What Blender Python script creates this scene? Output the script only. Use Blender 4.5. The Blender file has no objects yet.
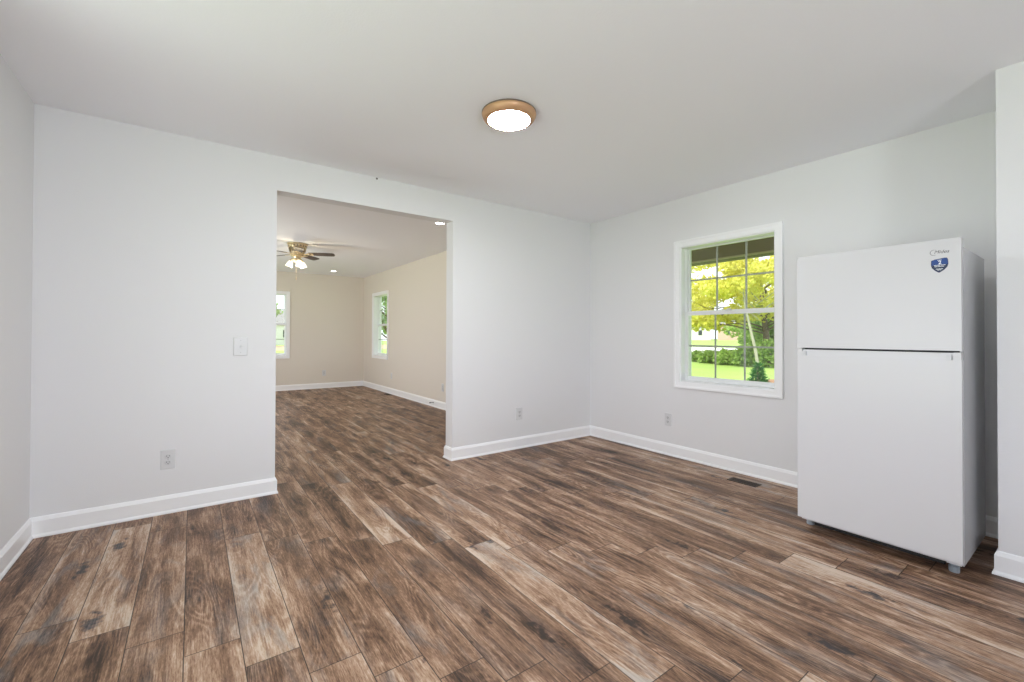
import bpy, bmesh, math, random
from mathutils import Vector, Matrix
random.seed(7)
C = bpy.context.scene.collection
SC = bpy.context.scene
PI = math.pi

# ------------------------------------------------------------------ camera
F_PX = 440.83
cam_d = bpy.data.cameras.new('camera')
cam = bpy.data.objects.new('camera', cam_d); C.objects.link(cam)
cam_d.sensor_width = 36.0
cam_d.lens = F_PX / 1024 * 36.0
cam_d.shift_y = -(341 - 332.1) / 1024
cam_d.clip_start = 0.05; cam_d.clip_end = 500
r = Vector((0.80909553, -0.58766843, 0.0031989)); u = Vector((-0.00734626, -0.00467108, 0.99996211)); f = Vector((0.58763122, 0.80908837, 0.00809651))
CAM = Vector((-3.96210376, -3.8193277, 1.21623155))
cam.matrix_world = Matrix(((r.x, u.x, -f.x, CAM.x), (r.y, u.y, -f.y, CAM.y), (r.z, u.z, -f.z, CAM.z), (0, 0, 0, 1)))
SC.camera = cam

# ------------------------------------------------------------------ world, sun, added fill lights, exposure
SC.view_settings.view_transform = 'Standard'
SC.view_settings.look = 'None'
SC.view_settings.exposure = -0.03
SC.view_settings.gamma = 1.0
SC.view_settings.use_curve_mapping = False
SC.cycles.use_denoising = True
SC.cycles.max_bounces = 12
SC.cycles.diffuse_bounces = 8
SC.cycles.sample_clamp_indirect = 6.0
SC.cycles.caustics_reflective = False
SC.cycles.caustics_refractive = False

world = bpy.data.worlds.new('overcast_sky'); SC.world = world
world.use_nodes = True
wn = world.node_tree; wn.nodes.clear()
w_out = wn.nodes.new('ShaderNodeOutputWorld'); w_bg = wn.nodes.new('ShaderNodeBackground')
w_bg.inputs[0].default_value = (0.86, 0.91, 1.0, 1); w_bg.inputs[1].default_value = 2.2
wn.links.new(w_bg.outputs[0], w_out.inputs[0])

sun_d = bpy.data.lights.new('sun', 'SUN'); sun_d.energy = 4.5; sun_d.angle = math.radians(3); sun_d.color = (1, .95, .85)
sun = bpy.data.objects.new('sun', sun_d); C.objects.link(sun)
sun.rotation_euler = Vector((0.8, -0.06, -1.0)).to_track_quat('-Z', 'Y').to_euler()
sun.location = (-20, 0, 30)

def area(name, loc, direction, sx, sy, power, color=(1, 1, 1)):
    d = bpy.data.lights.new(name, 'AREA'); d.shape = 'RECTANGLE'; d.size = sx; d.size_y = sy; d.energy = power; d.color = color
    o = bpy.data.objects.new(name, d); C.objects.link(o)
    o.location = loc; o.rotation_euler = Vector(direction).to_track_quat('-Z', 'Y').to_euler()
    return o
REAR_Y, W_LEFT = -6.3, 4.737
# added fill lights outside unseen, made-up openings of the rear and left walls
area('added_fill_rear', (-3.7, REAR_Y - 0.45, 1.0), (0, 1, 1), 1.3, 1.4, 135, (0.84, 0.88, 1))
area('added_fill_left', (-W_LEFT - .553, -2.55, 0.9), (1, 0, .55), 1.9, 1.6, 32, (0.84, 0.88, 1))
area('added_fill_far', (-6.0, 3.6, 0.9), (1, 0, 1), 2.2, 1.7, 132, (0.90, 0.93, 1))
LAMP = Vector((-2.378, -1.60, 0))
H = 2.6

# ------------------------------------------------------------------ materials
def nodes_of(m):
    m.use_nodes = True
    return m.node_tree, m.node_tree.nodes['Principled BSDF'], m.node_tree.nodes['Material Output']

def mat(name, col, rough=0.5, metal=0.0, bump=0.0, bscale=200.0, var=0.0, vscale=3.0, emit=None, estr=0.0, spec=None, coat=0.0):
    m = bpy.data.materials.new(name)
    nt, b, o = nodes_of(m)
    b.inputs['Base Color'].default_value = (*col, 1); b.inputs['Roughness'].default_value = rough; b.inputs['Metallic'].default_value = metal
    if spec is not None: b.inputs['Specular IOR Level'].default_value = spec
    if coat: b.inputs['Coat Weight'].default_value = coat; b.inputs['Coat Roughness'].default_value = .12
    tc = nt.nodes.new('ShaderNodeTexCoord')
    if var:
        n = nt.nodes.new('ShaderNodeTexNoise'); n.inputs['Scale'].default_value = vscale; n.inputs['Detail'].default_value = 4
        nt.links.new(tc.outputs['Object'], n.inputs['Vector'])
        mx = nt.nodes.new('ShaderNodeMix'); mx.data_type = 'RGBA'
        mx.inputs['A'].default_value = (*[c * (1 - var) for c in col], 1); mx.inputs['B'].default_value = (*[min(1, c * (1 + var)) for c in col], 1)
        nt.links.new(n.outputs['Fac'], mx.inputs['Factor']); nt.links.new(mx.outputs['Result'], b.inputs['Base Color'])
    if bump:
        n2 = nt.nodes.new('ShaderNodeTexNoise'); n2.inputs['Scale'].default_value = bscale; n2.inputs['Detail'].default_value = 3
        nt.links.new(tc.outputs['Object'], n2.inputs['Vector'])
        bp = nt.nodes.new('ShaderNodeBump'); bp.inputs['Strength'].default_value = bump; bp.inputs['Distance'].default_value = .002
        nt.links.new(n2.outputs['Fac'], bp.inputs['Height']); nt.links.new(bp.outputs['Normal'], b.inputs['Normal'])
    if emit:
        b.inputs['Emission Color'].default_value = (*emit, 1); b.inputs['Emission Strength'].default_value = estr
    return m

M = {}
M['wall'] = mat('white_wall_paint', (0.80, 0.802, 0.81), .6, bump=.25, bscale=160)
M['beige'] = mat('beige_wall_paint', (0.77, 0.715, 0.635), .6, bump=.25, bscale=160)
M['ceiling'] = mat('ceiling_paint', (0.91, 0.915, 0.945), .8, bump=.4, bscale=90)
M['trim'] = mat('white_trim_paint', (0.94, 0.945, 0.955), .3)
M['vinyl'] = mat('white_vinyl', (0.84, 0.85, 0.86), .35)
M['grille'] = mat('grey_white_grille', (0.46, 0.46, 0.42), .4)
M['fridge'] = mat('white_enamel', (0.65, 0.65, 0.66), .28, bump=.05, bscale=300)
M['fridge_shaded'] = mat('white_enamel_shaded', (0.60, 0.605, 0.615), .25)  # cabinet enamel darkened: the shade on its side is in the colour
M['gasket'] = mat('grey_gasket', (0.10, 0.10, 0.105), .6)
M['groove'] = mat('dark_groove', (0.06, 0.06, 0.063), .7)
M['tab'] = mat('light_grey_plastic', (0.62, 0.63, 0.64), .4)
M['foot'] = mat('blue_grey_plastic', (0.30, 0.34, 0.37), .5)
M['black'] = mat('black_plastic', (0.02, 0.02, 0.02), .6)
M['logo'] = mat('dark_grey_print', (0.06, 0.06, 0.065), .5)
M['blue'] = mat('blue_sticker', (0.006, 0.05, 0.24), .35)
M['navy'] = mat('navy_sticker', (0.01, 0.022, 0.075), .35)
M['print'] = mat('white_print', (0.85, 0.88, 0.9), .4)
M['plate'] = mat('white_plate', (0.70, 0.705, 0.71), .35)
M['device'] = mat('white_device', (0.64, 0.645, 0.65), .3)
M['slot'] = mat('dark_slot', (0.05, 0.05, 0.05), .7)
M['screw'] = mat('screw_metal', (0.5, 0.5, 0.5), .35, 1.0)
M['bronze'] = mat('brushed_copper_bronze', (0.58, 0.34, 0.19), .42, .3, bump=.2, bscale=300)
M['pan'] = mat('dark_bronze', (0.22, 0.17, 0.13), .45, .5)
M['lens'] = mat('lit_frosted_lens', (1, 1, 1), .4, emit=(.95, .965, 1.0), estr=172)
M['down'] = mat('lit_downlight', (1, 1, 1), .4, emit=(1, .95, .88), estr=16)
M['brass'] = mat('antique_brass', (0.74, 0.60, 0.38), .35, .6, var=.2, vscale=40)
M['brass_dark'] = mat('dark_antique_brass', (0.30, 0.25, 0.17), .4, .6, var=.3, vscale=60)
M['blade'] = mat('dark_wood_blade', (0.075, 0.06, 0.052), .45, var=.3, vscale=20)
M['shade'] = mat('lit_frosted_glass', (1, 1, 1), .4, emit=(1, .90, .70), estr=1.7)
M['register'] = mat('brown_register', (0.055, 0.033, 0.022), .5, .3)
M['spring'] = mat('grey_metal', (0.35, 0.35, 0.35), .4, .8)
M['lawn'] = mat('lawn_green', (0.31, 0.45, 0.10), .9, var=.25, vscale=.6)
M['road'] = mat('pale_asphalt', (0.62, 0.61, 0.58), .9, var=.08, vscale=.4)
M['verge'] = mat('dry_ground', (0.50, 0.38, 0.24), .9, var=.15, vscale=.8)
M['mulch'] = mat('brown_mulch', (0.32, 0.17, 0.09), .95, var=.3, vscale=9)
M['porch'] = mat('brown_porch_paint', (0.24, 0.185, 0.085), .7, var=.1, vscale=8)
M['porch_trim'] = mat('tan_porch_trim', (0.55, 0.47, 0.28), .6)
M['porch_dark'] = mat('dark_porch_soffit', (0.14, 0.11, 0.05), .8)
M['bark'] = mat('dark_bark', (0.16, 0.12, 0.085), .9, var=.3, vscale=8)
M['birch'] = mat('pale_bark', (0.40, 0.38, 0.31), .85, var=.3, vscale=6)
M['siding'] = mat('white_siding', (0.75, 0.75, 0.74), .7)
M['brickhouse'] = mat('pink_brick', (0.62, 0.42, 0.36), .8, var=.15, vscale=5)
M['shingle'] = mat('grey_shingle', (0.30, 0.29, 0.28), .9, var=.2, vscale=3)
M['house_glass'] = mat('dark_house_glass', (0.05, 0.06, 0.07), .15)

def glass():
    m = bpy.data.materials.new('window_glass'); m.use_nodes = True
    nt = m.node_tree; nt.nodes.clear()
    o = nt.nodes.new('ShaderNodeOutputMaterial'); t = nt.nodes.new('ShaderNodeBsdfTransparent'); g = nt.nodes.new('ShaderNodeBsdfGlossy')
    g.inputs['Roughness'].default_value = .02
    t.inputs[0].default_value = (.96, .98, .96, 1)
    mx = nt.nodes.new('ShaderNodeMixShader'); mx.inputs[0].default_value = .05
    nt.links.new(t.outputs[0], mx.inputs[1]); nt.links.new(g.outputs[0], mx.inputs[2]); nt.links.new(mx.outputs[0], o.inputs[0])
    return m
M['glass'] = glass()

def leaf(name, c1, c2, trans=.45):
    m = bpy.data.materials.new(name); m.use_nodes = True
    nt = m.node_tree; nt.nodes.clear()
    o = nt.nodes.new('ShaderNodeOutputMaterial'); d = nt.nodes.new('ShaderNodeBsdfDiffuse'); t = nt.nodes.new('ShaderNodeBsdfTranslucent')
    mx = nt.nodes.new('ShaderNodeMixShader'); mx.inputs[0].default_value = trans
    tc = nt.nodes.new('ShaderNodeTexCoord'); n = nt.nodes.new('ShaderNodeTexNoise'); n.inputs['Scale'].default_value = 5.0; n.inputs['Detail'].default_value = 4
    rp = nt.nodes.new('ShaderNodeValToRGB')
    rp.color_ramp.elements[0].position = .35; rp.color_ramp.elements[0].color = (*c1, 1)
    rp.color_ramp.elements[1].position = .65; rp.color_ramp.elements[1].color = (*c2, 1)
    nt.links.new(tc.outputs['Object'], n.inputs['Vector']); nt.links.new(n.outputs['Fac'], rp.inputs[0])
    nt.links.new(rp.outputs[0], d.inputs[0]); nt.links.new(rp.outputs[0], t.inputs[0])
    nt.links.new(d.outputs[0], mx.inputs[1]); nt.links.new(t.outputs[0], mx.inputs[2]); nt.links.new(mx.outputs[0], o.inputs[0])
    return m
M['leaf_yellow'] = leaf('yellow_green_leaves', (0.58, 0.57, 0.07), (0.92, 0.86, 0.27))
M['leaf_mid'] = leaf('mid_green_leaves', (0.24, 0.38, 0.09), (0.52, 0.66, 0.24))
M['leaf_pale'] = leaf('pale_green_leaves', (0.30, 0.45, 0.20), (0.60, 0.72, 0.42))
M['needle'] = leaf('dark_green_needles', (0.03, 0.12, 0.03), (0.08, 0.24, 0.06), .2)

# --- laminate planks
PITCH, PX0, PLEN = 0.1838, -4.530, 1.237
def plank_material():
    m = bpy.data.materials.new('rustic_oak_planks')
    nt, b, o = nodes_of(m)
    L = nt.links.new; N = nt.nodes.new
    uv = N('ShaderNodeUVMap'); uv.uv_map = 'plank_uv'
    at = N('ShaderNodeAttribute'); at.attribute_name = 'plank'; at.attribute_type = 'GEOMETRY'
    sep = N('ShaderNodeSeparateColor'); L(at.outputs['Color'], sep.inputs[0])
    tone, seed, blue = sep.outputs[0], sep.outputs[1], sep.outputs[2]
    def math_(op, a, b_=None, c=None, clamp=False):
        n = N('ShaderNodeMath'); n.operation = op; n.use_clamp = clamp
        for i, x in enumerate((a, b_, c)):
            if x is None: continue
            if isinstance(x, (int, float)): n.inputs[i].default_value = x
            else: L(x, n.inputs[i])
        return n.outputs[0]
    off = N('ShaderNodeCombineXYZ'); L(math_('MULTIPLY', seed, 71.3), off.inputs[0]); L(math_('MULTIPLY', seed, 133.7), off.inputs[1]); L(math_('MULTIPLY', seed, 57.1), off.inputs[2])
    add = N('ShaderNodeVectorMath'); add.operation = 'ADD'; L(uv.outputs[0], add.inputs[0]); L(off.outputs[0], add.inputs[1])
    co = add.outputs[0]
    def mapped(s):
        mp = N('ShaderNodeVectorMath'); mp.operation = 'MULTIPLY'; mp.inputs[1].default_value = s; L(co, mp.inputs[0]); return mp.outputs[0]
    def noise(s, scale=1, det=4, rough=.55, dist=0.0):
        n = N('ShaderNodeTexNoise'); n.inputs['Scale'].default_value = scale; n.inputs['Detail'].default_value = det; n.inputs['Roughness'].default_value = rough; n.inputs['Distortion'].default_value = dist
        L(mapped(s), n.inputs['Vector']); return n.outputs['Fac']
    def ramp(x, p0, p1):
        n = N('ShaderNodeMapRange'); n.inputs['From Min'].default_value = p0; n.inputs['From Max'].default_value = p1; L(x, n.inputs['Value']); return n.outputs[0]
    streak = noise((13, 1.5, 1), 1, 4, .6, .9)
    broad = noise((5.5, 2.6, 1), 1, 2, .5, .4)
    grain = noise((170, 6, 1), 1, 5, .7, .3)
    fine = noise((240, 36, 1), 1, 3, .7)
    # cathedral rings: contour lines of a smooth stretched field
    field = noise((7.0, 1.25, 1), 1, 1.4, .4, .45)
    rings = math_('POWER', math_('MULTIPLY_ADD', math_('SINE', math_('MULTIPLY_ADD', grain, 2.6, math_('MULTIPLY', field, 120.0))), .5, .5), 2.0)
    ringmask = ramp(noise((6, 1.8, 1), 1, 2), .40, .58)
    ringsm = math_('MULTIPLY', math_('SUBTRACT', rings, .375), ringmask)
    # value
    v = math_('MULTIPLY_ADD', math_('SUBTRACT', ramp(streak, .28, .72), .5), .74, .5)
    v = math_('MULTIPLY_ADD', math_('SUBTRACT', ramp(broad, .3, .7), .5), .30, v)
    v = math_('MULTIPLY_ADD', math_('SUBTRACT', ramp(grain, .3, .7), .5), .46, v)
    v = math_('MULTIPLY_ADD', ringsm, .24, v)
    v = math_('MULTIPLY_ADD', math_('SUBTRACT', fine, .5), 1.0, v)
    v = math_('ADD', v, math_('MULTIPLY_ADD', tone, .95, -.53))
    su = N('ShaderNodeSeparateXYZ'); L(uv.outputs[0], su.inputs[0])
    ed = math_('ABSOLUTE', math_('MULTIPLY_ADD', su.outputs[0], 2.0 / PITCH, -1.0))
    v = math_('ADD', v, math_('MULTIPLY', math_('MULTIPLY_ADD', math_('MULTIPLY', ed, ed), .40, -.13), ramp(noise((1.0, 1.3, 1), 1, 2), .40, .62)))
    v = math_('MULTIPLY_ADD', math_('SUBTRACT', v, .5), .84, .505)
    # knots
    vor = N('ShaderNodeTexVoronoi'); vor.feature = 'F1'; vor.inputs['Scale'].default_value = 1.0; vor.inputs['Randomness'].default_value = 1.0
    wob = N('ShaderNodeTexNoise'); wob.inputs['Scale'].default_value = 22; wob.inputs['Detail'].default_value = 3; L(co, wob.inputs['Vector'])
    wv = N('ShaderNodeVectorMath'); wv.operation = 'MULTIPLY_ADD'; wv.inputs[1].default_value = (.55, .8, 0); L(wob.outputs['Color'], wv.inputs[0]); L(mapped((6.0, 2.3, 1)), wv.inputs[2])
    L(wv.outputs[0], vor.inputs['Vector'])
    sepv = N('ShaderNodeSeparateColor'); L(vor.outputs['Color'], sepv.inputs[0])
    has = math_('GREATER_THAN', sepv.outputs[0], .60)
    core = math_('MULTIPLY', math_('SUBTRACT', 1.0, ramp(vor.outputs['Distance'], .02, .19)), has)
    halo = math_('MULTIPLY', math_('SUBTRACT', 1.0, ramp(vor.outputs['Distance'], .08, .50)), has)
    v = math_('SUBTRACT', v, math_('MULTIPLY', core, .62))
    v = math_('SUBTRACT', v, math_('MULTIPLY', halo, .10))
    cr = N('ShaderNodeValToRGB'); L(v, cr.inputs[0])
    e = cr.color_ramp.elements
    pts = [(0.0, (.042, .026, .018)), (.22, (.115, .064, .040)), (.45, (.235, .134, .083)), (.66, (.395, .248, .163)), (.86, (.54, .395, .292)), (1.0, (.62, .50, .405))]
    e[0].position, e[0].color = pts[0][0], (*pts[0][1], 1); e[1].position, e[1].color = pts[-1][0], (*pts[-1][1], 1)
    for p_, c_ in pts[1:-1]:
        k = e.new(p_); k.color = (*c_, 1)
    # grey-blue smoky figure
    smoke = math_('MULTIPLY', ramp(noise((9, 2.1, 1), 1, 4, .6, 1.0), .50, .72), math_('MULTIPLY_ADD', blue, .75, .12))
    smoke = math_('MAXIMUM', smoke, math_('MULTIPLY', core, math_('MULTIPLY_ADD', blue, .8, .10)), clamp=True)
    lum = N('ShaderNodeMix'); lum.data_type = 'RGBA'
    lum.inputs['A'].default_value = (.055, .058, .070, 1); lum.inputs['B'].default_value = (.42, .395, .37, 1); L(v, lum.inputs['Factor'])
    mx = N('ShaderNodeMix'); mx.data_type = 'RGBA'; L(smoke, mx.inputs['Factor']); L(cr.outputs[0], mx.inputs['A']); L(lum.outputs['Result'], mx.inputs['B'])
    # seams
    sx = N('ShaderNodeSeparateXYZ'); L(uv.outputs[0], sx.inputs[0])
    du = math_('MINIMUM', sx.outputs[0], math_('SUBTRACT', PITCH, sx.outputs[0]))
    dv = math_('MINIMUM', sx.outputs[1], math_('SUBTRACT', PLEN, sx.outputs[1]))
    seam = ramp(math_('MINIMUM', du, dv), .0008, .0026)
    mul = N('ShaderNodeMix'); mul.data_type = 'RGBA'; mul.inputs['A'].default_value = (.045, .032, .026, 1); L(mx.outputs['Result'], mul.inputs['B']); L(seam, mul.inputs['Factor'])
    L(mul.outputs['Result'], b.inputs['Base Color'])
    b.inputs['Roughness'].default_value = .46
    b.inputs['Specular IOR Level'].default_value = .25
    bp = N('ShaderNodeBump'); bp.inputs['Strength'].default_value = .25; bp.inputs['Distance'].default_value = .0015
    L(math_('MULTIPLY_ADD', grain, .4, seam), bp.inputs['Height']); L(bp.outputs['Normal'], b.inputs['Normal'])
    return m
M['plank'] = plank_material()

# ------------------------------------------------------------------ mesh helpers
def box(bm, x0, x1, y0, y1, z0, z1, mi=0):
    vs = [bm.verts.new((x, y, z)) for x in (x0, x1) for y in (y0, y1) for z in (z0, z1)]
    fs = [(0, 1, 3, 2), (4, 6, 7, 5), (0, 4, 5, 1), (2, 3, 7, 6), (0, 2, 6, 4), (1, 5, 7, 3)]
    out = []
    for q in fs:
        fc = bm.faces.new([vs[i] for i in q]); fc.material_index = mi; out.append(fc)
    return vs, out

def lathe(bm, c, prof, seg=32, axis='z', a0=0.0):
    """prof: (radius, height) list; closed at ends when radius is 0"""
    rings = []
    for rad, h in prof:
        if rad < 1e-6:
            rings.append([bm.verts.new((c[0], c[1], c[2] + h))])
        else:
            rings.append([bm.verts.new((c[0] + rad * math.cos(a0 + 2 * PI * i / seg), c[1] + rad * math.sin(a0 + 2 * PI * i / seg), c[2] + h)) for i in range(seg)])
    for A, B in zip(rings, rings[1:]):
        for i in range(seg):
            j = (i + 1) % seg
            if len(A) == 1 and len(B) == 1: continue
            if len(A) == 1: bm.faces.new((A[0], B[j], B[i]))
            elif len(B) == 1: bm.faces.new((A[i], A[j], B[0]))
            else: bm.faces.new((A[i], A[j], B[j], B[i]))

def tube(bm, pts, rads, seg=8, caps=True):
    pts = [Vector(p) for p in pts]
    if not hasattr(rads, '__len__'): rads = [rads] * len(pts)
    rings = []
    for i, p in enumerate(pts):
        d = (pts[min(i + 1, len(pts) - 1)] - pts[max(i - 1, 0)]).normalized()
        a = d.cross(Vector((0, 0, 1)))
        if a.length < 1e-3: a = d.cross(Vector((1, 0, 0)))
        a.normalize(); b = d.cross(a)
        rings.append([bm.verts.new(p + (a * math.cos(2 * PI * k / seg) + b * math.sin(2 * PI * k / seg)) * rads[i]) for k in range(seg)])
    for A, B in zip(rings, rings[1:]):
        for k in range(seg):
            bm.faces.new((A[k], A[(k + 1) % seg], B[(k + 1) % seg], B[k]))
    if caps:
        bm.faces.new(rings[0][::-1]); bm.faces.new(rings[-1])

def bevel(bm, w, seg=2, faces=None):
    es = [e for e in bm.edges if len(e.link_faces) == 2 and e.calc_face_angle(0) > .5]
    bmesh.ops.bevel(bm, geom=es, offset=w, segments=seg, affect='EDGES', profile=.5)

def xform(bm, mtx): bmesh.ops.transform(bm, matrix=mtx, verts=bm.verts)

def obj(name, bm, mats, parent=None, origin=None, smooth=False, keep_local=False):
    """link a bmesh as ONE object. bm in world coordinates; vertices are made local to origin / the parent's place"""
    bmesh.ops.recalc_face_normals(bm, faces=bm.faces)
    me = bpy.data.meshes.new(name)
    root = Vector((0, 0, 0))
    if not keep_local:
        p = parent
        while p is not None:
            root += p.location; p = p.parent
        if parent is None and origin is not None: root = Vector(origin)
        bmesh.ops.translate(bm, verts=bm.verts, vec=-root)
    bm.to_mesh(me); bm.free()
    for m in (mats if isinstance(mats, (list, tuple)) else [mats]): me.materials.append(M[m] if isinstance(m, str) else m)
    if smooth:
        for p_ in me.polygons: p_.use_smooth = True
        me.set_sharp_from_angle(angle=math.radians(smooth if smooth is not True else 40))
    o = bpy.data.objects.new(name, me); C.objects.link(o)
    if parent is not None: o.parent = parent
    elif origin is not None: o.location = origin
    return o

def tag(o, label=None, cat=None, group=None, kind=None):
    if label: o['label'] = label
    if cat: o['category'] = cat
    if group: o['group'] = group
    if kind: o['kind'] = kind
    return o

def empty(name, loc, **k):
    o = bpy.data.objects.new(name, None); C.objects.link(o); o.location = loc; o.empty_display_size = .1
    return tag(o, **k)

def struct(name, bm, mats, label, cat, **k):
    return tag(obj(name, bm, mats, **k), label, cat, kind='structure')

def copy_tree(o, parent=None):
    c = o.copy(); C.objects.link(c)
    if parent is not None: c.parent = parent
    for ch in list(o.children): copy_tree(ch, c)
    return c

NB = bmesh.new
# ------------------------------------------------------------------ room shell
W = 4.737                       # left wall at x = -W, window wall at x = 0, wall with the opening at y = 0
XL, XR, ZT, T = -3.437, -1.904, 2.335, 0.135
XF, YF = -0.604, 6.902          # far room: right wall and end wall
PXF, PY = -0.603, -3.450        # pier beside the fridge
FL = -5.6                       # far room left wall
YR = REAR_Y

# floor of both rooms: one face per plank
joint = {0: -1.197, 1: -1.386, 2: -1.56, 3: -1.742, 4: -1.937, 5: -2.105, 6: -2.257, 7: -2.402, 8: -2.546, 9: -2.70, 10: -2.850, 11: -3.007, 12: -3.151,
         13: -3.30, 14: -3.477, 15: -3.64, 16: -3.807, 17: -3.979, 18: -4.176, 19: -4.390, 20: -4.47, 21: -4.544, 22: -4.80, 23: -5.055, 24: -5.25}
special = {(1, -1): (.80, .9), (4, -1): (.86, .95), (8, 0): (.80, .7), (10, -1): (.86, 1.0), (11, 0): (.76, .8), (11, -1): (.48, .15), (17, -1): (.84, .9), (18, 0): (.70, .8), (19, 0): (.66, .95), (16, -1): (.60, .7), (13, -1): (.56, .5), (15, -1): (.58, .6), (14, -1): (.52, .6),
           (0, -1): (.56, .9), (2, -1): (.56, .45), (3, -1): (.50, .6), (5, -1): (.54, .5), (6, -1): (.50, .35), (7, -1): (.55, .6), (9, -1): (.47, .2), (6, -2): (.72, .5), (5, -2): (.66, .3),
           (1, -2): (.44, .2), (0, -2): (.52, .8), (12, -2): (.72, .6), (8, -1): (.48, .2), (7, 0): (.42, .2), (6, 0): (.50, .2), (3, 0): (.44, .3), (4, 0): (.40, .4), (5, 0): (.46, .4)}
rng = random.Random(21)
bm = NB(); uvl = bm.loops.layers.uv.new('plank_uv'); cl = bm.loops.layers.float_color.new('plank')
for k in range(-7, 26):
    base = joint.get(k, -1.2 - .18 * k if k < 0 else -5.3)
    for rr in range(-6, 9):
        # row -1 ends nearest the camera at `base` and runs PLEN away from it
        y0 = base + (rr + 1) * PLEN
        # rows are counted so that for each column row -1 is the plank whose near end is `base`
        y1 = y0 + PLEN
        if y1 < YR - .1 or y0 > YF + .1: continue
        x0 = PX0 + k * PITCH; x1 = x0 + PITCH
        if x1 > .3: continue
        key = (k, rr)
        tn, bl = special.get(key, (None, None))
        if tn is None:
            tn = min(.9, max(.3, rng.gauss(.50, .06))); bl = rng.random() ** 2.2
            if rng.random() < .07: tn, bl = .74, .8
        sd = rng.random()
        vs = [bm.verts.new(p) for p in ((x0, y0, 0), (x1, y0, 0), (x1, y1, 0), (x0, y1, 0))]
        fc = bm.faces.new(vs)
        for lp, q in zip(fc.loops, ((0, 0), (PITCH, 0), (PITCH, PLEN), (0, PLEN))):
            lp[uvl].uv = q; lp[cl] = (tn, sd, bl, 1)
box(bm, FL - .2, .2, YR - .15, YF + .15, -.12, -.004)
floor = struct('floor', bm, 'plank', 'brown rustic wood plank flooring through both rooms', 'floor')

bm = NB(); box(bm, FL - .2, .2, YR - .15, YF + .2, H, H + .12)
struct('ceiling', bm, 'ceiling', 'flat pale grey ceiling over both rooms', 'ceiling')

def beige_back(o):              # faces turned to the far room take the beige paint
    for p in o.data.polygons:
        if p.normal.y > .9: p.material_index = 1
bm = NB()
box(bm, FL - .14, XL, 0, T, 0, H); box(bm, XR, .16, 0, T, 0, H); box(bm, XL, XR, 0, T, ZT, H)
beige_back(struct('wall_back', bm, ['wall', 'beige'], 'white wall with the wide cased opening to the far room', 'wall'))
bm = NB(); box(bm, -W - .14, -W, YR - .14, -3.6, 0, H); box(bm, -W - .14, -W, -1.5, 0, 0, H); box(bm, -W - .14, -W, -3.6, -1.5, 0, .45); box(bm, -W - .14, -W, -3.6, -1.5, 2.45, H)  # opening out of view, added to admit the left fill light
struct('wall_left', bm, 'wall', 'white wall at the left edge of the picture', 'wall')

WIN_Y0, WIN_Y1, WIN_Z0, WIN_Z1 = -2.128, -1.234, .762, 2.110
def wall_x(bm, x0, x1, ya, yb, y0, y1, z0, z1):
    box(bm, x0, x1, ya, y0, 0, H); box(bm, x0, x1, y1, yb, 0, H); box(bm, x0, x1, y0, y1, 0, z0); box(bm, x0, x1, y0, y1, z1, H)
bm = NB(); wall_x(bm, 0, .16, YR - .14, 0, WIN_Y0, WIN_Y1, WIN_Z0, WIN_Z1)
struct('wall_right', bm, 'wall', 'white wall with the double-hung window and the fridge', 'wall')
bm = NB(); box(bm, PXF, -.0005, YR, PY, 0, H)
struct('wall_pier', bm, 'wall', 'white projecting wall section right of the refrigerator', 'wall')
bm = NB()
box(bm, -W - .14, -4.35, YR - .14, YR, 0, H); box(bm, -3.05, .16, YR - .14, YR, 0, H)
box(bm, -4.35, -3.05, YR - .14, YR, 0, .75); box(bm, -4.35, -3.05, YR - .14, YR, 2.25, H)  # unseen opening added for the rear fill light
struct('wall_rear', bm, 'wall', 'white wall behind the camera with an opening added for fill light', 'wall')
# far room
RY0, RY1 = 5.305, 6.175
bm = NB(); wall_x(bm, XF, XF + .16, T, YF + .14, RY0, RY1, .762, 2.110)
struct('wall_far_right', bm, 'beige', 'beige long side wall of the far room', 'wall')
LX0, LX1 = -3.15, -2.28
bm = NB(); box(bm, FL - .14, LX0, YF, YF + .16, 0, H); box(bm, LX1, XF + .16, YF, YF + .16, 0, H); box(bm, LX0, LX1, YF, YF + .16, 0, .762); box(bm, LX0, LX1, YF, YF + .16, 2.110, H)
struct('wall_far_end', bm, 'beige', 'beige end wall of the far room', 'wall')
bm = NB(); box(bm, FL - .14, FL, T, 2.5, 0, H); box(bm, FL - .14, FL, 4.7, YF, 0, H); box(bm, FL - .14, FL, 2.5, 4.7, 0, .6); box(bm, FL - .14, FL, 2.5, 4.7, 2.3, H)  # opening made up to let fill light into the far room
struct('wall_far_left', bm, 'beige', 'beige left wall of the far room', 'wall')

# baseboards: mitred profile along a path, room on the right-hand side of travel
PROF = [(0, 0), (.021, 0), (.021, .008), (.017, .016), (.0135, .021), (.0135, .098), (.010, .106), (.006, .117), (.003, .121), (0, .121)]
def baseboards(pts, names):
    pts = [Vector((*p, 0)) for p in pts]
    nrm = []
    for a, b in zip(pts, pts[1:]):
        d = (b - a).normalized(); nrm.append(Vector((d.y, -d.x, 0)))
    def corner(i, off):
        if i == 0: return pts[0] + nrm[0] * off
        if i == len(pts) - 1: return pts[i] + nrm[-1] * off
        return pts[i] + (nrm[i - 1] + nrm[i]) * off
    for i, nm in enumerate(names):
        if nm is None: continue
        bm = NB(); A = []; B = []
        for off, z in PROF:
            a, b = corner(i, off), corner(i + 1, off)
            A.append(bm.verts.new((a.x, a.y, z))); B.append(bm.verts.new((b.x, b.y, z)))
        for j in range(len(PROF)):
            q = (j + 1) % len(PROF); bm.faces.new((A[j], A[q], B[q], B[j]))
        bm.faces.new(A); bm.faces.new(B[::-1])
        struct(nm[0], bm, 'trim', nm[1], 'baseboard')
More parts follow.
